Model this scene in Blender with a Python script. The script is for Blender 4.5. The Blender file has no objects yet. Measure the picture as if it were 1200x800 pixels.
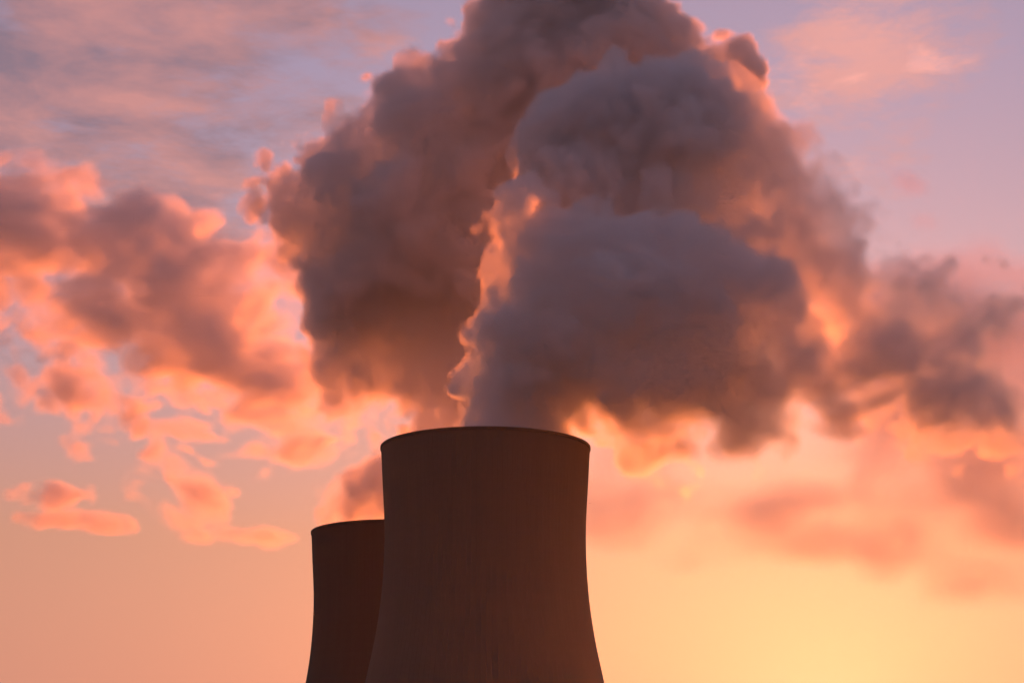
import bpy, bmesh, math, random
import numpy as np
from mathutils import Vector

R = math.radians
random.seed(7)
SC = bpy.context.scene
COL = SC.collection

# ------------------------------------------------------------------ camera
F = 2400.0                       # focal length in pixels of a 1200 px wide frame
PITCH = R(14.4)
EYE = Vector((0.0, 0.0, 1.7))
cam = bpy.data.cameras.new('camera')
cam.sensor_width = 36.0
cam.lens = 36.0 * F / 1200.0
cam.clip_start = 0.5
cam.clip_end = 60000.0
cam_ob = bpy.data.objects.new('camera', cam)
COL.objects.link(cam_ob)
cam_ob.location = EYE
cam_ob.rotation_euler = (math.pi / 2 + PITCH, 0, 0)
SC.camera = cam_ob

def at(px, py, Y):
    """world point that stands at distance Y in front of the viewer"""
    u, v = (px - 600.0) / F, (400.0 - py) / F
    dy = math.cos(PITCH) - v * math.sin(PITCH)
    dz = math.sin(PITCH) + v * math.cos(PITCH)
    t = Y / dy
    return np.array((u * t, Y, EYE.z + dz * t))

SUN_AZ, SUN_EL = R(8.6), R(3.6)
SUN_DIR = Vector((math.sin(SUN_AZ) * math.cos(SUN_EL), math.cos(SUN_AZ) * math.cos(SUN_EL), math.sin(SUN_EL)))

# ------------------------------------------------------------------ helpers
def thing(name, label, cat, loc=(0, 0, 0), group=None):
    o = bpy.data.objects.new(name, None)
    COL.objects.link(o)
    o.location = loc
    o['label'] = label
    o['category'] = cat
    if group:
        o['group'] = group
    return o

def mesh_obj(name, verts, faces, mat, parent=None, smooth=False):
    me = bpy.data.meshes.new(name)
    me.from_pydata(verts, [], faces)
    me.materials.append(mat)
    if smooth:
        me.polygons.foreach_set('use_smooth', [True] * len(me.polygons))
    me.update()
    o = bpy.data.objects.new(name, me)
    COL.objects.link(o)
    if parent:
        o.parent = parent
    return o

def new_mat(name):
    m = bpy.data.materials.new(name)
    m.use_nodes = True
    m.node_tree.nodes.clear()
    return m, m.node_tree.nodes, m.node_tree.links

def mth(nt, op, a, b=None, c=None, clamp=False):
    n = nt.nodes.new('ShaderNodeMath')
    n.operation = op
    n.use_clamp = clamp
    for i, v in enumerate((a, b, c)):
        if v is None:
            continue
        if isinstance(v, (int, float)):
            n.inputs[i].default_value = v
        else:
            nt.links.new(v, n.inputs[i])
    return n.outputs[0]

def mixc(nt, fac, a, b, mode='MIX'):
    n = nt.nodes.new('ShaderNodeMix')
    n.data_type = 'RGBA'
    n.blend_type = mode
    for sock, v in ((n.inputs['Factor'], fac), (n.inputs['A'], a), (n.inputs['B'], b)):
        pass
    socks = {'f': n.inputs[0], 'a': n.inputs[6], 'b': n.inputs[7]}
    for k, v in (('f', fac), ('a', a), ('b', b)):
        if isinstance(v, (int, float)):
            socks[k].default_value = v
        elif isinstance(v, tuple):
            socks[k].default_value = (*v, 1.0)
        else:
            nt.links.new(v, socks[k])
    return n.outputs[2]

def ramp(nt, fac, stops, interp='EASE'):
    n = nt.nodes.new('ShaderNodeValToRGB')
    cr = n.color_ramp
    cr.interpolation = interp
    while len(cr.elements) < len(stops):
        cr.elements.new(0.5)
    for e, (p, c) in zip(cr.elements, stops):
        e.position = p
        e.color = (*c, 1.0)
    nt.links.new(fac, n.inputs[0])
    return n.outputs[0]

# ------------------------------------------------------------------ materials
def concrete(name, base, dark):
    m, N, L = new_mat(name)
    nt = m.node_tree
    out = N.new('ShaderNodeOutputMaterial')
    bs = N.new('ShaderNodeBsdfPrincipled')
    tc = N.new('ShaderNodeTexCoord')
    sep = N.new('ShaderNodeSeparateXYZ')
    L.new(tc.outputs['Object'], sep.inputs[0])
    # long vertical rain streaks
    mp = N.new('ShaderNodeMapping'); mp.inputs['Scale'].default_value = (0.35, 0.35, 0.012)
    L.new(tc.outputs['Object'], mp.inputs[0])
    n1 = N.new('ShaderNodeTexNoise'); n1.inputs['Scale'].default_value = 1.0; n1.inputs['Detail'].default_value = 6
    L.new(mp.outputs[0], n1.inputs['Vector'])
    # big blotches
    n2 = N.new('ShaderNodeTexNoise'); n2.inputs['Scale'].default_value = 0.035; n2.inputs['Detail'].default_value = 5
    L.new(tc.outputs['Object'], n2.inputs['Vector'])
    # pour lifts of the climbing formwork, 1.5 m apart
    lift = mth(nt, 'FRACT', mth(nt, 'DIVIDE', sep.outputs[2], 1.5))
    seam = mth(nt, 'LESS_THAN', lift, 0.07)
    wn = N.new('ShaderNodeTexWhiteNoise'); wn.noise_dimensions = '1D'
    L.new(mth(nt, 'FLOOR', mth(nt, 'DIVIDE', sep.outputs[2], 1.5)), wn.inputs['W'])
    f = mth(nt, 'ADD', mth(nt, 'MULTIPLY', n1.outputs[0], 0.75), mth(nt, 'MULTIPLY', n2.outputs[0], 0.35))
    f = mth(nt, 'ADD', f, mth(nt, 'MULTIPLY', wn.outputs['Value'], 0.10))
    f = mth(nt, 'SUBTRACT', f, mth(nt, 'MULTIPLY', seam, 0.08))
    c = ramp(nt, f, [(0.25, dark), (0.95, base)], 'LINEAR')
    L.new(c, bs.inputs['Base Color'])
    bs.inputs['Roughness'].default_value = 0.9
    bs.inputs['Specular IOR Level'].default_value = 0.25
    bp = N.new('ShaderNodeBump'); bp.inputs['Strength'].default_value = 0.25; bp.inputs['Distance'].default_value = 0.1
    n3 = N.new('ShaderNodeTexNoise'); n3.inputs['Scale'].default_value = 2.5; n3.inputs['Detail'].default_value = 5
    L.new(tc.outputs['Object'], n3.inputs['Vector'])
    L.new(n3.outputs[0], bp.inputs['Height'])
    L.new(bp.outputs[0], bs.inputs['Normal'])
    L.new(bs.outputs[0], out.inputs[0])
    return m

M_SHELL = concrete('weathered_concrete', (0.245, 0.205, 0.145), (0.215, 0.178, 0.125))
M_REAR = concrete('darker_concrete', (0.18, 0.145, 0.10), (0.15, 0.12, 0.082))
M_RIM = concrete('rim_concrete', (0.20, 0.165, 0.115), (0.16, 0.13, 0.09))  # one tone for both rims, darker than the near shell

def ground_mat():
    m, N, L = new_mat('field_ground')
    nt = m.node_tree
    out = N.new('ShaderNodeOutputMaterial'); bs = N.new('ShaderNodeBsdfPrincipled')
    tc = N.new('ShaderNodeTexCoord')
    n1 = N.new('ShaderNodeTexNoise'); n1.inputs['Scale'].default_value = 0.02; n1.inputs['Detail'].default_value = 8
    L.new(tc.outputs['Object'], n1.inputs['Vector'])
    L.new(ramp(nt, n1.outputs[0], [(0.3, (0.05, 0.055, 0.025)), (0.7, (0.11, 0.09, 0.05))], 'LINEAR'), bs.inputs['Base Color'])
    bs.inputs['Roughness'].default_value = 0.95
    L.new(bs.outputs[0], out.inputs[0])
    return m

# ------------------------------------------------------------------ ground
S = 20000.0
g = mesh_obj('ground', [(-S, -S, 0), (S, -S, 0), (S, S, 0), (-S, S, 0)], [(0, 1, 2, 3)], ground_mat())
g['kind'] = 'structure'

# ------------------------------------------------------------------ cooling towers
# half widths (in metres) of the shell against the height, read off the outline
PROF = [(0, 58.5), (20, 53.0), (40, 47.9), (58, 44.55), (66, 43.05), (78, 40.5), (90, 38.6), (101, 37.55), (112, 37.1),
        (121, 37.15), (130, 37.65), (138, 38.2), (145, 38.6), (150, 38.95)]

def radius_at(z):
    z = z * 150.0 / 153.3
    zs = [p[0] for p in PROF]; rs = [p[1] for p in PROF]
    # Catmull-Rom through the measured heights
    i = 0
    while i < len(zs) - 2 and z > zs[i + 1]:
        i += 1
    h = zs[i + 1] - zs[i]
    t = (z - zs[i]) / h
    def slope(k):
        a, b = max(k - 1, 0), min(k + 1, len(zs) - 1)
        return (rs[b] - rs[a]) / (zs[b] - zs[a])
    m0, m1 = slope(i) * h, slope(i + 1) * h
    return ((2 * t**3 - 3 * t**2 + 1) * rs[i] + (t**3 - 2 * t**2 + t) * m0 + (-2 * t**3 + 3 * t**2) * rs[i + 1] + (t**3 - t**2) * m1)

H_TOWER = 153.3
def tower_shell(root, mat):
    ribs, per = 132, 6
    n = ribs * per
    prof = [0.0, 0.0, 0.05, 0.05, 0.0, 0.0]
    offs = [0.0, 0.42, 0.45, 0.55, 0.58, 0.9]
    zs = [H_TOWER * 0.0 + (H_TOWER - 1.2) * k / 90 for k in range(91)]
    verts, faces = [], []
    for z in zs:
        r = radius_at(z)
        for i in range(ribs):
            for j in range(per):
                a = 2 * math.pi * (i + offs[j]) / ribs
                rr = r + prof[j]
                verts.append((rr * math.cos(a), rr * math.sin(a), z))
    for k in range(len(zs) - 1):
        for i in range(n):
            a, b = k * n + i, k * n + (i + 1) % n
            faces.append((a, b, b + n, a + n))
    # inner face of the shell
    base = len(verts)
    for z in zs:
        r = radius_at(z) - 0.7
        for i in range(n):
            a = 2 * math.pi * i / n
            verts.append((r * math.cos(a), r * math.sin(a), z))
    for k in range(len(zs) - 1):
        for i in range(n):
            a, b = base + k * n + i, base + k * n + (i + 1) % n
            faces.append((a, a + n, b + n, b))
    return mesh_obj('shell', verts, faces, mat, root, smooth=False)

def tower_rim(root, mat):
    n = 360
    r = radius_at(H_TOWER)
    z0, z1 = H_TOWER - 1.19, H_TOWER
    sect = [(r - 1.3, z0), (r + 0.12, z0), (r + 0.25, z0 + 0.15), (r + 0.25, z1 - 0.12), (r + 0.15, z1), (r - 1.2, z1), (r - 1.3, z1 - 0.1)]
    verts, faces = [], []
    for i in range(n):
        a = 2 * math.pi * i / n
        for rr, z in sect:
            verts.append((rr * math.cos(a), rr * math.sin(a), z))
    m = len(sect)
    for i in range(n):
        for j in range(m):
            a, b = i * m + j, i * m + (j + 1) % m
            c, d = ((i + 1) % n) * m + (j + 1) % m, ((i + 1) % n) * m + j
            faces.append((a, d, c, b))
    return mesh_obj('rim', verts, faces, mat, root)

Y1, Y2 = 750.0, 950.0
P1 = at(569.0, 515, Y1); P2 = at(463.0, 617, Y2)
T1 = thing('cooling_tower', 'large near cooling tower in front, its whole pale brown concrete shell in view', 'cooling tower', (P1[0], Y1, 0), 'twin cooling towers')
tower_shell(T1, M_SHELL); tower_rim(T1, M_RIM)
T2 = thing('cooling_tower', 'darker distant cooling tower standing half hidden behind the big one', 'cooling tower', (P2[0], Y2, 0), 'twin cooling towers')
tower_shell(T2, M_REAR); tower_rim(T2, M_RIM)

# ------------------------------------------------------------------ steam: density worked out on a grid
def bspline(n, wl, vox, off):
    """n x L matrix of cubic B-spline weights for a lattice of spacing wl"""
    x = (np.arange(n) * vox + off) / wl
    i0 = np.floor(x).astype(int)
    t = x - i0
    Lc = i0.max() + 4
    W = np.zeros((n, Lc), np.float32)
    r = np.arange(n)
    W[r, i0] = (1 - t) ** 3 / 6
    W[r, i0 + 1] = (3 * t**3 - 6 * t**2 + 4) / 6
    W[r, i0 + 2] = (-3 * t**3 + 3 * t**2 + 3 * t + 1) / 6
    W[r, i0 + 3] = t**3 / 6
    return W

def noise(shape, vox, wl, rng, aniso=(1, 1, 1)):
    Ws = [bspline(shape[k], wl * aniso[k], vox, rng.random() * wl * aniso[k]) for k in range(3)]
    lat = rng.standard_normal([W.shape[1] for W in Ws]).astype(np.float32)
    a = np.tensordot(Ws[0], lat, (1, 0))                    # X, ly, lz
    a = np.einsum('xyz,Yy->xYz', a, Ws[1], optimize=True)
    a = np.einsum('xyz,Zz->xyZ', a, Ws[2], optimize=True)
    return (a / max(a.std(), 1e-6)).astype(np.float32)

def smooth01(x):
    x = np.clip(x, 0, 1)
    return x * x * (3 - 2 * x)

def warp(f, vox, disp):
    """f sampled at x + disp, trilinear"""
    s = f.shape
    idx = []
    fr = []
    for k in range(3):
        sh = [1, 1, 1]; sh[k] = s[k]
        p = np.arange(s[k], dtype=np.float32).reshape(sh) + disp[k] / vox
        p = np.clip(p, 0, s[k] - 1.001)
        i = p.astype(np.int32)
        idx.append(i); fr.append(p - i)
    out = np.zeros(s, np.float32)
    flat = f.ravel()
    for dx in (0, 1):
        wx = fr[0] if dx else 1 - fr[0]
        for dy in (0, 1):
            wy = wx * (fr[1] if dy else 1 - fr[1])
            for dz in (0, 1):
                w = wy * (fr[2] if dz else 1 - fr[2])
                out += w * flat[((idx[0] + dx) * s[1] + idx[1] + dy) * s[2] + idx[2] + dz]
    return out

class Grid:
    def __init__(self, lo, hi, vox):
        self.lo = np.array(lo, float); self.vox = vox
        self.shape = tuple(int(math.ceil((hi[k] - lo[k]) / vox)) + 1 for k in range(3))
        self.hi = self.lo + (np.array(self.shape) - 1) * vox
    def axis(self, k):
        return (self.lo[k] + np.arange(self.shape[k]) * self.vox).astype(np.float32)
    def sdf(self, blobs, far=40.0):
        """smooth union of ellipsoids (centre, radius, squash along depth)"""
        d = np.full(self.shape, far, np.float32)
        ax = [self.axis(i) for i in range(3)]
        for c, r, sq in blobs:
            k = min(10.0, 0.45 * r)
            reach = min(far, 1.2 * r + 4.0)
            sl = []
            for i in range(3):
                rr = r * (sq if i == 1 else 1) + reach
                a = int(np.clip(math.floor((c[i] - rr - self.lo[i]) / self.vox), 0, self.shape[i]))
                b = int(np.clip(math.ceil((c[i] + rr - self.lo[i]) / self.vox) + 1, 0, self.shape[i]))
                sl.append(slice(a, b))
            if any(s.stop <= s.start for s in sl):
                continue
            q = np.sqrt(((ax[0][sl[0]] - c[0]) ** 2)[:, None, None] + (((ax[1][sl[1]] - c[1]) / sq) ** 2)[None, :, None]
                        + ((ax[2][sl[2]] - c[2]) ** 2)[None, None, :]) - r
            cur = d[sl[0], sl[1], sl[2]]
            h = np.maximum(k - np.abs(cur - q), 0) / k
            d[sl[0], sl[1], sl[2]] = np.minimum(cur, q) - h * h * k * 0.25
        return d

def blobs_from(spec, rng, n1=10, n2=7):
    """(px, py, Y, r_px[, squash]) -> world blobs, each with puffs budding from its surface and smaller puffs on those"""
    big, mid, small = [], [], []
    def bud(c, rw, n, lo, hi, dst):
        for _ in range(n):
            v = rng.standard_normal(3); v /= np.linalg.norm(v)
            rr = rw * rng.uniform(lo, hi)
            dst.append((c + v * (rw * 1.0 - rr * rng.uniform(0.25, 0.75)), rr, 1.0))
    for s in spec:
        px, py, Y, r = s[:4]
        sq = s[4] if len(s) > 4 else 1.0
        c = at(px, py, Y)
        rw = 1.02 * r * Y / F / math.cos(PITCH)
        big.append((c, rw, sq))
        bud(c, rw, n1, 0.28, 0.48, mid)
    for c, rw, _ in mid:
        bud(c, rw, n2, 0.26, 0.5, small)
    return big + mid + small

def fog_object(name, grid, dens, mat):
    """one object holding a fog volume made from the density worked out above"""
    n = dens.size
    src = bpy.data.meshes.new(name + '_density')
    src.vertices.add(n)
    at_ = src.attributes.new('dens', 'FLOAT', 'POINT')
    at_.data.foreach_set('value', np.ascontiguousarray(dens, np.float32).ravel())
    so = bpy.data.objects.new(name + '_density', src)      # not linked to the scene: numbers only
    so.use_fake_user = False
    me = bpy.data.meshes.new(name)
    o = bpy.data.objects.new(name, me)
    COL.objects.link(o)
    ng = bpy.data.node_groups.new(name + '_volume', 'GeometryNodeTree')
    ng.interface.new_socket('Geometry', in_out='INPUT', socket_type='NodeSocketGeometry')
    ng.interface.new_socket('Geometry', in_out='OUTPUT', socket_type='NodeSocketGeometry')
    N, L = ng.nodes, ng.links
    gi = N.new('NodeGroupInput'); go = N.new('NodeGroupOutput')
    oi = N.new('GeometryNodeObjectInfo'); oi.inputs['Object'].default_value = so
    na = N.new('GeometryNodeInputNamedAttribute'); na.data_type = 'FLOAT'; na.inputs['Name'].default_value = 'dens'
    pos = N.new('GeometryNodeInputPosition')
    sub = N.new('ShaderNodeVectorMath'); sub.operation = 'SUBTRACT'; sub.inputs[1].default_value = tuple(grid.lo)
    L.new(pos.outputs[0], sub.inputs[0])
    dv = N.new('ShaderNodeVectorMath'); dv.operation = 'SCALE'; dv.inputs['Scale'].default_value = 1.0 / grid.vox
    L.new(sub.outputs[0], dv.inputs[0])
    sp = N.new('ShaderNodeSeparateXYZ'); L.new(dv.outputs[0], sp.inputs[0])
    ints = []
    for k in range(3):
        fi = N.new('FunctionNodeFloatToInt'); fi.rounding_mode = 'ROUND'
        L.new(sp.outputs[k], fi.inputs[0]); ints.append(fi.outputs[0])
    def im(op, a, b):
        m = N.new('FunctionNodeIntegerMath'); m.operation = op
        for i, v in enumerate((a, b)):
            if isinstance(v, int): m.inputs[i].default_value = v
            else: L.new(v, m.inputs[i])
        return m.outputs[0]
    idx = im('ADD', im('MULTIPLY', im('ADD', im('MULTIPLY', ints[0], grid.shape[1]), ints[1]), grid.shape[2]), ints[2])
    si = N.new('GeometryNodeSampleIndex'); si.data_type = 'FLOAT'; si.domain = 'POINT'; si.clamp = True
    L.new(oi.outputs['Geometry'], si.inputs['Geometry'])
    L.new(na.outputs[0], si.inputs['Value']); L.new(idx, si.inputs['Index'])
    vc = N.new('GeometryNodeVolumeCube')
    vc.inputs['Min'].default_value = tuple(grid.lo); vc.inputs['Max'].default_value = tuple(grid.hi)
    for k, ax in enumerate('XYZ'):
        vc.inputs['Resolution ' + ax].default_value = grid.shape[k]
    L.new(si.outputs[0], vc.inputs['Density'])
    sm = N.new('GeometryNodeSetMaterial'); sm.inputs['Material'].default_value = mat
    L.new(vc.outputs[0], sm.inputs['Geometry'])
    L.new(sm.outputs[0], go.inputs[0])
    md = o.modifiers.new('steam', 'NODES'); md.node_group = ng
    me.materials.append(mat)
    return o, so

def steam_mat(name, col, fwd, share):
    """droplets: most light goes on nearly straight, the rest in every direction"""
    m, N, L = new_mat(name)
    nt = m.node_tree
    out = N.new('ShaderNodeOutputMaterial')
    at_ = N.new('ShaderNodeAttribute'); at_.attribute_name = 'density'
    ad = N.new('ShaderNodeAddShader')
    for i, (g, w) in enumerate(((fwd, share), (0.0, 1.0 - share))):
        v = N.new('ShaderNodeVolumeScatter')
        v.inputs['Color'].default_value = (*col, 1)
        v.inputs['Anisotropy'].default_value = g
        L.new(mth(nt, 'MULTIPLY', at_.outputs['Fac'], w), v.inputs['Density'])
        L.new(v.outputs[0], ad.inputs[i])
    L.new(ad.outputs[0], out.inputs['Volume'])
    return m

M_STEAM = steam_mat('dense_steam', (0.996, 0.945, 0.92), 0.82, 0.33)

def billow(shape, vox, rng, octs):
    s = np.zeros(shape, np.float32)
    for wl, a in octs:
        s += a * (np.abs(noise(shape, vox, wl, rng)) - 0.8)
    return s

def outline_mat():
    """almost clear surface for the outline mesh added round each plume"""
    m, N, L = new_mat('clear_outline')
    out = N.new('ShaderNodeOutputMaterial')
    tr = N.new('ShaderNodeBsdfTransparent'); tl = N.new('ShaderNodeBsdfTranslucent')
    tl.inputs[0].default_value = (0.9, 0.9, 0.9, 1)
    mx = N.new('ShaderNodeMixShader'); mx.inputs[0].default_value = 0.004
    L.new(tr.outputs[0], mx.inputs[1]); L.new(tl.outputs[0], mx.inputs[2])
    L.new(mx.outputs[0], out.inputs['Surface'])
    return m
M_OUTLINE = outline_mat()

def isosurface(grid, dens, level, step):
    """mesh round everything denser than level, on a grid thinned by step"""
    d = dens[::step, ::step, ::step]
    g2 = Grid(grid.lo, grid.lo + (np.array(d.shape) - 1) * grid.vox * step, grid.vox * step)
    g2.shape = d.shape
    o, _m = fog_object('outline', g2, d, M_OUTLINE)
    ng = o.modifiers[0].node_group
    vc = next(n for n in ng.nodes if n.bl_idname == 'GeometryNodeVolumeCube')
    sm = next(n for n in ng.nodes if n.bl_idname == 'GeometryNodeSetMaterial')
    vm = ng.nodes.new('GeometryNodeVolumeToMesh')
    vm.inputs['Threshold'].default_value = level
    vm.inputs['Adaptivity'].default_value = 0.1
    ng.links.new(vc.outputs[0], vm.inputs[0]); ng.links.new(vm.outputs[0], sm.inputs['Geometry'])
    dg = bpy.context.evaluated_depsgraph_get()
    me = bpy.data.meshes.new_from_object(o.evaluated_get(dg))
    bpy.data.objects.remove(o)
    # keep the large connected masses only
    bm = bmesh.new(); bm.from_mesh(me)
    seen = set(); drop = []
    for v in bm.verts:
        if v in seen: continue
        st = [v]; seen.add(v); comp = []
        while st:
            x = st.pop(); comp.append(x)
            for e in x.link_edges:
                y = e.other_vert(x)
                if y not in seen: seen.add(y); st.append(y)
        if len(comp) < 400: drop += comp
    bmesh.ops.delete(bm, geom=drop, context='VERTS')
    for f in bm.faces: f.smooth = True
    bm.to_mesh(me); bm.free()
    return me

def edge_fade(d):
    for k in range(3):
        n = d.shape[k]
        r_ = np.clip(np.minimum(np.arange(n), np.arange(n)[::-1]) / 5.0, 0, 1).astype(np.float32)
        shp = [1, 1, 1]; shp[k] = n
        d *= r_.reshape(shp)
    return d

def build_plume(name, spec, seed, vox, label, group, mat, dmax, soft, fade=None):
    rng = np.random.default_rng(seed)
    bl = blobs_from(spec, rng)
    lo = np.min([b[0] - b[1] * np.array((1, b[2], 1)) for b in bl], 0) - 16
    hi = np.max([b[0] + b[1] * np.array((1, b[2], 1)) for b in bl], 0) + 16
    lo[2] = max(lo[2], 60)
    G = Grid(lo, hi, vox)
    sd = G.sdf(bl)
    sh = G.shape
    sd -= billow(sh, vox, rng, [(30, 3.0), (15, 3.6), (8, 3.0), (4.4, 2.2)])
    sd = warp(sd, vox, [noise(sh, vox, 30, rng) * 2.6 + noise(sh, vox, 9, rng) * 0.8 for _ in range(3)])
    sd -= noise(sh, vox, 2.8, rng) * 1.3
    n = noise(sh, vox, 40, rng) * 0.6 + noise(sh, vox, 14, rng) * 0.6 + noise(sh, vox, 6, rng) * 0.6
    sf = soft * np.exp(0.22 * np.clip(noise(sh, vox, 55, rng), -2, 2))
    # older steam, further downwind and lower, has softer and thinner edges
    axv, lo_, hi_, zmin = fade
    t = (G.axis(0)[:, None, None] * axv[0] + G.axis(1)[None, :, None] * axv[1] + G.axis(2)[None, None, :] * axv[2]).astype(np.float32)
    t = smooth01((t - lo_) / (hi_ - lo_) + 0.10 * noise(sh, vox, 45, rng))
    t = t * (0.62 + 0.38 * smooth01((G.axis(2)[None, None, :] - zmin) / 18.0))
    sf = sf * (1 + 2.0 * t)
    thin = 1 - 0.74 * t
    sd -= t * (noise(sh, vox, 22, rng, (1.3, 1, 0.8)) * 4.0 + noise(sh, vox, 11, rng, (1.3, 1, 0.8)) * 3.2 + noise(sh, vox, 5.5, rng) * 2.2 + noise(sh, vox, 3, rng) * 1.2)
    d = smooth01(-sd / sf) * np.clip(0.9 + 0.22 * n, 0.45, 1.5) * dmax * thin
    # the shell of the tower keeps the steam in
    for (tx, ty) in ((P1[0], Y1), (P2[0], Y2)):
        rho = np.sqrt(((G.axis(0) - tx) ** 2)[:, None] + ((G.axis(1) - ty) ** 2)[None, :])
        for k, z in enumerate(G.axis(2)):
            if z < H_TOWER + 1.5:
                rr = radius_at(min(max(z, 0), H_TOWER))
                d[:, :, k] *= 1 - smooth01((rho - (rr - 4.0)) / 2.5) * smooth01((rr + 14 - rho) / 5.0)
    d = d.astype(np.float32)
    d[d < dmax * 0.004] = 0
    d = edge_fade(d)
    me = isosurface(G, d, dmax * 0.06, 2)
    top = bpy.data.objects.new(name, me)  # added outline mesh, almost invisible, the visible steam is the child fog
    COL.objects.link(top)
    top['label'] = label; top['category'] = 'steam'; top['group'] = group
    o, _m = fog_object('dense_steam', G, d, mat)
    o.parent = top
    return top

A = [(588, 540, 750, 70), (630, 540, 750, 60), (468, 516, 742, 12), (492, 510, 742, 13), (606, 468, 750, 66), (640, 440, 745, 85), (650, 390, 740, 92), (690, 330, 735, 92),
     (620, 292, 735, 56), (632, 266, 735, 28), (760, 360, 740, 100), (830, 390, 745, 90), (885, 385, 745, 58), (912, 400, 750, 42),
     (860, 430, 750, 52), (800, 470, 750, 46), (772, 515, 755, 30), (785, 500, 755, 16), (735, 440, 745, 66), (868, 490, 755, 26), (715, 498, 752, 24), (748, 500, 755, 20), (882, 515, 760, 20), (925, 440, 760, 28), (735, 495, 755, 38), (800, 505, 760, 30), (775, 490, 758, 16), (690, 478, 752, 22),
     (880, 480, 765, 40), (950, 430, 790, 46), (1010, 410, 820, 55), (1070, 345, 835, 50), (1110, 400, 840, 55), (1130, 460, 845, 48), (1150, 515, 845, 38), (1090, 480, 840, 42), (1020, 470, 830, 40),
     (720, 300, 735, 70), (800, 330, 775, 62), (755, 315, 770, 58),
     (655, 212, 790, 68), (700, 180, 800, 85), (790, 190, 800, 108), (880, 225, 810, 88), (930, 262, 815, 72), (980, 305, 820, 60),
     (860, 300, 810, 100), (760, 270, 800, 100), (960, 350, 830, 66), (1030, 355, 830, 50), (1075, 405, 840, 40), (895, 125, 820, 24)]
C = [(390, 612, 940, 17), (410, 606, 940, 26), (438, 604, 940, 28), (432, 584, 940, 36), (455, 565, 940, 40), (430, 415, 935, 58), (470, 445, 935, 44), (395, 440, 935, 36), (515, 465, 935, 40), (480, 570, 940, 55), (520, 520, 940, 60),
     (560, 460, 940, 60), (545, 420, 930, 60), (480, 375, 930, 68), (430, 325, 930, 68), (400, 390, 940, 42),
     (370, 245, 920, 55), (338, 216, 920, 34), (430, 200, 910, 75), (405, 270, 920, 58), (500, 165, 900, 82), (560, 95, 890, 72),
     (640, 65, 880, 90), (560, 200, 900, 100), (500, 280, 910, 100), (560, 330, 915, 90), (720, 55, 880, 80), (650, 130, 890, 100),
     (775, 95, 880, 58), (825, 85, 880, 36), (740, 130, 890, 80), (590, 35, 880, 58), (650, -25, 880, 95), (850, 115, 880, 40)]

import time
_t = time.time()
GRP = 'steam from the twin towers'
build_plume('steam_plume', A, 11, 1.25, 'billowing steam plume rising from the large near cooling tower and drifting right', GRP, M_STEAM, 0.38, 3.4, ((1.0, 0, -0.40), -100.0, 28.0, 0.0))
build_plume('steam_plume', C, 23, 1.5, 'dark steam plume from the half hidden tower, spread high behind the nearer plume', GRP, M_STEAM, 0.32, 4.0, ((0.35, 0, -0.95), -288.0, -188.0, 186.0))
print('plumes', time.time() - _t)

# ------------------------------------------------------------------ torn steam and low cloud drifting behind
def build_drift(name, spec, seed, lo, hi, vox, label, mat, dmax, kind='stuff', tear=0.62, edge=0.8, oct=((80, .42), (40, .42), (20, .40), (10, .34), (5, .26))):
    """(px, py, Y, rx, ry, weight[, tilt]) soft lobes of cover, torn up by noise"""
    rng = np.random.default_rng(seed)
    G = Grid(lo, hi, vox)
    X, Yy, Z = [G.axis(k) for k in range(3)]
    cov = np.full(G.shape, -1.0, np.float32)
    for px, py, Y, rx, ry, wgt, *tilt in spec:
        c = at(px, py, Y)
        ta = R(tilt[0]) if tilt else 0.0
        a, b_ = rx * Y / F, ry * Y / F
        dx = (X - c[0])[:, None, None]; dz = (Z - c[2])[None, None, :]; dy = (Yy - c[1])[None, :, None]
        u = dx * math.cos(ta) - dz * math.sin(ta); v = dx * math.sin(ta) + dz * math.cos(ta)
        q = (u / a) ** 2 + (v / b_) ** 2 + (dy / (0.55 * a + 0.45 * b_)) ** 2
        cov = np.maximum(cov, (wgt + 1.0) * np.exp(-0.7 * q) - 1.0)
    sh = G.shape
    n = sum(a_ * noise(sh, vox, wl, rng, (1.3, 1, 0.8)) for wl, a_ in oct)
    n = warp(n.astype(np.float32), vox, [noise(sh, vox, 40, rng) * 6 + noise(sh, vox, 14, rng) * 2 for _ in range(3)])
    f = cov + np.clip(n, -1.6, 1.6) * tear - 1.5 * smooth01((-cov - 0.30) / 0.7)
    d = smooth01(f / edge) * dmax
    d[d < dmax * 0.01] = 0
    d = edge_fade(d)
    o, _m = fog_object(name, G, d, mat)
    o['kind'] = kind; o['label'] = label; o['category'] = 'steam' if 'steam' in name else 'cloud'
    return o

M_DRIFT = steam_mat('torn_vapour', (0.985, 0.96, 0.95), 0.80, 0.50)
M_RUST = steam_mat('shreds_vapour', (0.985, 0.90, 0.85), 0.80, 0.10)
M_SOFT = steam_mat('thinning_vapour', (0.98, 0.80, 0.68), 0.80, 0.06)
LEFT = [(200, 370, 1270, 230, 110, .25), (290, 340, 1250, 110, 90, .55), (350, 300, 1230, 60, 90, .9), (150, 285, 1300, 130, 45, 1.4), (30, 260, 1320, 70, 70, 1.5),
        (170, 365, 1310, 80, 45, 1.0), (110, 400, 1290, 100, 55, .75), (330, 440, 1230, 110, 80, .75), (200, 510, 1270, 60, 75, .9), (50, 460, 1320, 120, 40, .9),
        (235, 580, 1270, 50, 50, .9), (85, 580, 1320, 60, 14, .9), (95, 612, 1320, 65, 15, .9), (275, 628, 1280, 65, 15, .9), (380, 520, 1230, 110, 60, .55),
        (20, 350, 1320, 80, 60, 1.0), (300, 560, 1250, 90, 30, .25), (60, 520, 1320, 90, 18, .3)]
lo = np.array((-430, 1120, 195)); hi = np.array((-60, 1420, 480))
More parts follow.
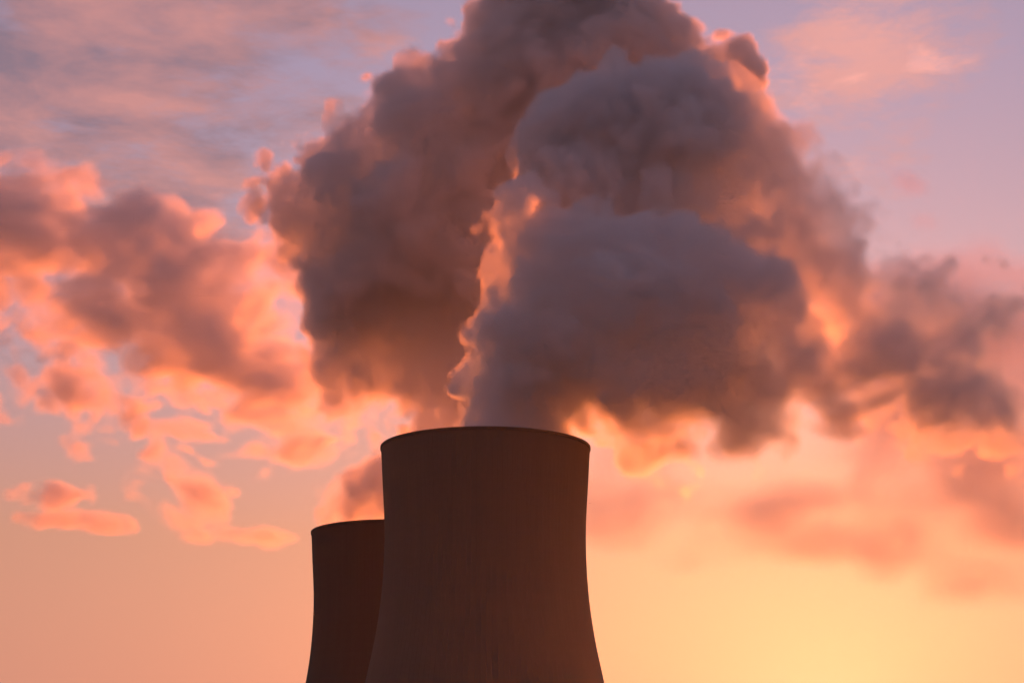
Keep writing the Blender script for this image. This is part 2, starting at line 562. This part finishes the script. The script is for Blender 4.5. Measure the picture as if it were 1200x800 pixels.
build_drift('cloud', LEFT, 5, lo, hi, 2.0, 'torn orange lit clouds drifting low on the left of the towers', M_DRIFT, 0.095, tear=0.95, edge=1.05)
RIGHT = [(1000, 430, 1150, 150, 120, 1.5), (1090, 430, 1180, 140, 130, 1.5), (1140, 520, 1180, 110, 100, 1.6), (1025, 190, 1200, 45, 18, .5, 15), (1065, 212, 1200, 50, 22, .6, 25), (1085, 262, 1200, 40, 30, .5, 50), (1030, 250, 1200, 40, 30, .3),
         (1160, 310, 1200, 90, 50, .9), (900, 595, 1130, 80, 65, 1.1), (830, 510, 1130, 140, 60, 1.0), (1190, 420, 1200, 100, 150, 1.2), (1040, 560, 1180, 190, 80, .9),
         (740, 560, 1130, 70, 80, .55), (1180, 600, 1200, 90, 60, .9), (930, 500, 1140, 110, 60, .8), (860, 545, 1140, 210, 95, 1.0), (1000, 520, 1160, 210, 120, .9), (730, 600, 1130, 100, 80, .7), (950, 640, 1150, 240, 75, .65), (1170, 680, 1200, 110, 70, .4), (1000, 640, 1150, 150, 50, .2)]
lo = np.array((20, 1030, 150)); hi = np.array((420, 1290, 470))
build_drift('cloud', RIGHT, 8, lo, hi, 2.5, 'glowing veil of orange steam drifting away on the right of the towers', M_SOFT, 0.075, tear=0.55, edge=2.0, oct=((80, .5), (40, .42), (20, .28), (10, .16), (5, .08)))
SHRED = [(765, 490, 757, 66, 34, .55), (790, 540, 760, 26, 30, .5, 60), (730, 482, 755, 44, 24, .45), (880, 475, 765, 44, 44, .55, 60), (868, 520, 766, 24, 34, .45, 80),
         (925, 415, 770, 44, 50, .5), (975, 460, 790, 60, 40, .4, 35), (1110, 460, 815, 90, 36, .5, 45), (1150, 530, 820, 70, 28, .45, 45), (690, 484, 752, 24, 10, .5, -35),
         (830, 455, 760, 64, 44, .5), (1030, 420, 800, 60, 50, .35)]
lo = np.array((20, 700, 150)); hi = np.array((225, 860, 270))
build_drift('steam_shreds', SHRED, 31, lo, hi, 1.4, 'ragged rust coloured shreds of steam hanging below the plume right of the near tower', M_RUST, 0.11,
            tear=0.95, edge=1.1, oct=((26, .36), (14, .42), (8, .40), (4.5, .34)))
print('drift', time.time() - _t)

# ------------------------------------------------------------------ evening air
def box(lo, hi):
    v = [(x, y, z) for z in (lo[2], hi[2]) for y in (lo[1], hi[1]) for x in (lo[0], hi[0])]
    return v, [(0, 2, 3, 1), (4, 5, 7, 6), (0, 1, 5, 4), (2, 6, 7, 3), (0, 4, 6, 2), (1, 3, 7, 5)]
hm, N, L = new_mat('evening_haze')
ho = N.new('ShaderNodeOutputMaterial'); hv = N.new('ShaderNodeVolumePrincipled')
hv.inputs['Color'].default_value = (0.95, 0.93, 0.92, 1)
hv.inputs['Density'].default_value = 0.8e-5
hv.inputs['Anisotropy'].default_value = 0.84
L.new(hv.outputs[0], ho.inputs['Volume'])
hz = mesh_obj('haze', *box((-420, -40, -1), (420, 1015, 452)), hm)
hz['kind'] = 'stuff'

# ------------------------------------------------------------------ sky and sun
W = bpy.data.worlds.new('World')
SC.world = W
W.use_nodes = True
nt = W.node_tree
nt.nodes.clear()
N, L = nt.nodes, nt.links
out = N.new('ShaderNodeOutputWorld')
sky = N.new('ShaderNodeTexSky')
sky.sky_type = 'NISHITA'
sky.sun_disc = False
sky.sun_elevation = SUN_EL
sky.sun_rotation = SUN_AZ
sky.air_density = 1.5; sky.dust_density = 5.0; sky.ozone_density = 2.0
bg1 = N.new('ShaderNodeBackground'); bg1.inputs['Strength'].default_value = 0.05
tint = mixc(nt, 1.0, sky.outputs[0], (0.95, 0.64, 0.95), 'MULTIPLY')      # evening air: rosier than the model's
L.new(tint, bg1.inputs[0])
tc = N.new('ShaderNodeTexCoord')
nrm = N.new('ShaderNodeVectorMath'); nrm.operation = 'NORMALIZE'
L.new(tc.outputs['Generated'], nrm.inputs[0])
sep = N.new('ShaderNodeSeparateXYZ'); L.new(nrm.outputs[0], sep.inputs[0])
el = mth(nt, 'MULTIPLY', mth(nt, 'ARCSINE', sep.outputs[2]), 180 / math.pi / 90)       # 0..1 = horizon..zenith
base = ramp(nt, el, [(0.0, (0.66, 0.24, 0.17)), (4 / 90, (0.62, 0.285, 0.225)), (9 / 90, (0.55, 0.28, 0.205)), (15 / 90, (0.37, 0.31, 0.39)),
                     (22 / 90, (0.32, 0.30, 0.44)), (40 / 90, (0.20, 0.20, 0.30)), (1.0, (0.10, 0.12, 0.22))], 'LINEAR')
dot = N.new('ShaderNodeVectorMath'); dot.operation = 'DOT_PRODUCT'; dot.inputs[1].default_value = SUN_DIR
L.new(nrm.outputs[0], dot.inputs[0])
side = mth(nt, 'POWER', mth(nt, 'MULTIPLY_ADD', dot.outputs['Value'], 0.5, 0.5), 2.0)
amt = mth(nt, 'MULTIPLY_ADD', side, 0.63, 0.37)
away = mixc(nt, side, (1.04, 0.86, 0.86), (1, 1, 1))
c = mixc(nt, 1.0, base, away, 'MULTIPLY')
cc = N.new('ShaderNodeVectorMath'); cc.operation = 'SCALE'
L.new(c, cc.inputs[0]); L.new(amt, cc.inputs['Scale'])
ang = mth(nt, 'MULTIPLY', mth(nt, 'ARCCOSINE', mth(nt, 'MINIMUM', dot.outputs['Value'], 1.0)), 180 / math.pi)
glow = mth(nt, 'EXPONENT', mth(nt, 'MULTIPLY', ang, -1 / 4.0))
gl = N.new('ShaderNodeVectorMath'); gl.operation = 'SCALE'; gl.inputs[0].default_value = (0.62, 0.30, 0.14)
L.new(glow, gl.inputs['Scale'])
ad = N.new('ShaderNodeVectorMath'); ad.operation = 'ADD'
L.new(cc.outputs[0], ad.inputs[0]); L.new(gl.outputs[0], ad.inputs[1])
# high thin cloud: a layer seen in perspective, torn into streaks
def sv(op, a, b=None):
    n = N.new('ShaderNodeVectorMath'); n.operation = op
    for i, v in enumerate((a, b)):
        if v is None: continue
        if isinstance(v, tuple): n.inputs[i].default_value = v
        else: L.new(v, n.inputs[i])
    return n
zc = mth(nt, 'MAXIMUM', sep.outputs[2], 0.03)
uv = N.new('ShaderNodeCombineXYZ')
L.new(mth(nt, 'DIVIDE', sep.outputs[0], zc), uv.inputs[0]); L.new(mth(nt, 'DIVIDE', sep.outputs[1], zc), uv.inputs[1])
def layer(scale, rot, stretch, detail, off, dist=0.6, rough=0.55):
    mp = N.new('ShaderNodeMapping')
    mp.inputs['Rotation'].default_value = (0, 0, rot); mp.inputs['Scale'].default_value = (stretch, 1.0, 1.0)
    mp.inputs['Location'].default_value = off
    L.new(uv.outputs[0], mp.inputs[0])
    n = N.new('ShaderNodeTexNoise'); n.inputs['Scale'].default_value = scale; n.inputs['Detail'].default_value = detail
    n.inputs['Roughness'].default_value = rough; n.inputs['Distortion'].default_value = dist
    L.new(mp.outputs[0], n.inputs['Vector'])
    return n.outputs[0]
def lobe(px, py, deg):
    v = Vector(at(px, py, 1000.0)) - EYE; v.normalize()
    d = N.new('ShaderNodeVectorMath'); d.operation = 'DOT_PRODUCT'; d.inputs[1].default_value = v
    L.new(nrm.outputs[0], d.inputs[0])
    a = mth(nt, 'MULTIPLY', mth(nt, 'ARCCOSINE', mth(nt, 'MINIMUM', d.outputs['Value'], 1.0)), 180 / math.pi / deg)
    return mth(nt, 'EXPONENT', mth(nt, 'MULTIPLY', mth(nt, 'MULTIPLY', a, a), -1.0))
cov = mth(nt, 'ADD', lobe(120, 110, 6.0), mth(nt, 'MULTIPLY', lobe(1000, 15, 5.0), 0.62))
cov = mth(nt, 'ADD', cov, mth(nt, 'MULTIPLY', lobe(380, 35, 3.0), 0.35))
n1 = layer(3.0, R(25), 1.25, 9, (3.1, 1.7, 0), 0.2)
n2 = layer(8.5, R(25), 1.0, 8, (8.3, 4.1, 0), 0.2, 0.65)
f = mth(nt, 'ADD', mth(nt, 'ADD', mth(nt, 'MULTIPLY', n1, 0.62), mth(nt, 'MULTIPLY', n2, 0.38)), mth(nt, 'MULTIPLY', cov, 0.34))
mr = N.new('ShaderNodeMapRange'); mr.interpolation_type = 'SMOOTHSTEP'
mr.inputs['From Min'].default_value = 0.60; mr.inputs['From Max'].default_value = 0.80
L.new(f, mr.inputs['Value'])
tone = layer(5.0, R(25), 1.2, 8, (1.4, 9.2, 0), 0.2)
tone = mth(nt, 'MULTIPLY_ADD', tone, 3.4, -1.25, True)
lit = mixc(nt, lobe(1010, 20, 7.0), (0.60, 0.255, 0.22), (0.95, 0.42, 0.35))
ccol = mixc(nt, mth(nt, 'MAXIMUM', tone, mth(nt, 'MULTIPLY', lobe(1010, 20, 6.0), 0.75)), (0.205, 0.150, 0.190), lit)
lowfade = N.new('ShaderNodeMapRange'); lowfade.inputs['From Min'].default_value = 8 / 90; lowfade.inputs['From Max'].default_value = 14 / 90
L.new(el, lowfade.inputs['Value'])
cl = mixc(nt, mth(nt, 'MULTIPLY', mr.outputs[0], mth(nt, 'MULTIPLY', lowfade.outputs[0], 0.9)), ad.outputs[0], ccol)
bg2 = N.new('ShaderNodeBackground'); bg2.inputs['Strength'].default_value = 0.87
L.new(cl, bg2.inputs[0])
ash = N.new('ShaderNodeAddShader')
L.new(bg1.outputs[0], ash.inputs[0]); L.new(bg2.outputs[0], ash.inputs[1])
L.new(ash.outputs[0], out.inputs[0])

sd_ = bpy.data.lights.new('sun', 'SUN')
sd_.energy = 4.8
sd_.angle = R(0.53)
sd_.color = (1.0, 0.18, 0.032)
so_ = bpy.data.objects.new('sun', sd_)
COL.objects.link(so_)
so_.rotation_euler = (-SUN_DIR).to_track_quat('-Z', 'Y').to_euler()
so_.location = (0, 0, 400)

# ------------------------------------------------------------------ render settings
SC.view_settings.view_transform = 'Standard'
SC.view_settings.look = 'None'
SC.view_settings.gamma = 1.0
SC.view_settings.exposure = 0.0
SC.view_settings.use_curve_mapping = False
cy = SC.cycles
cy.use_denoising = True
cy.use_adaptive_sampling = True
cy.adaptive_threshold = 0.07
cy.max_bounces = 24
cy.volume_bounces = 22
cy.volume_step_rate = 2.0
cy.volume_max_steps = 512
cy.transparent_max_bounces = 64
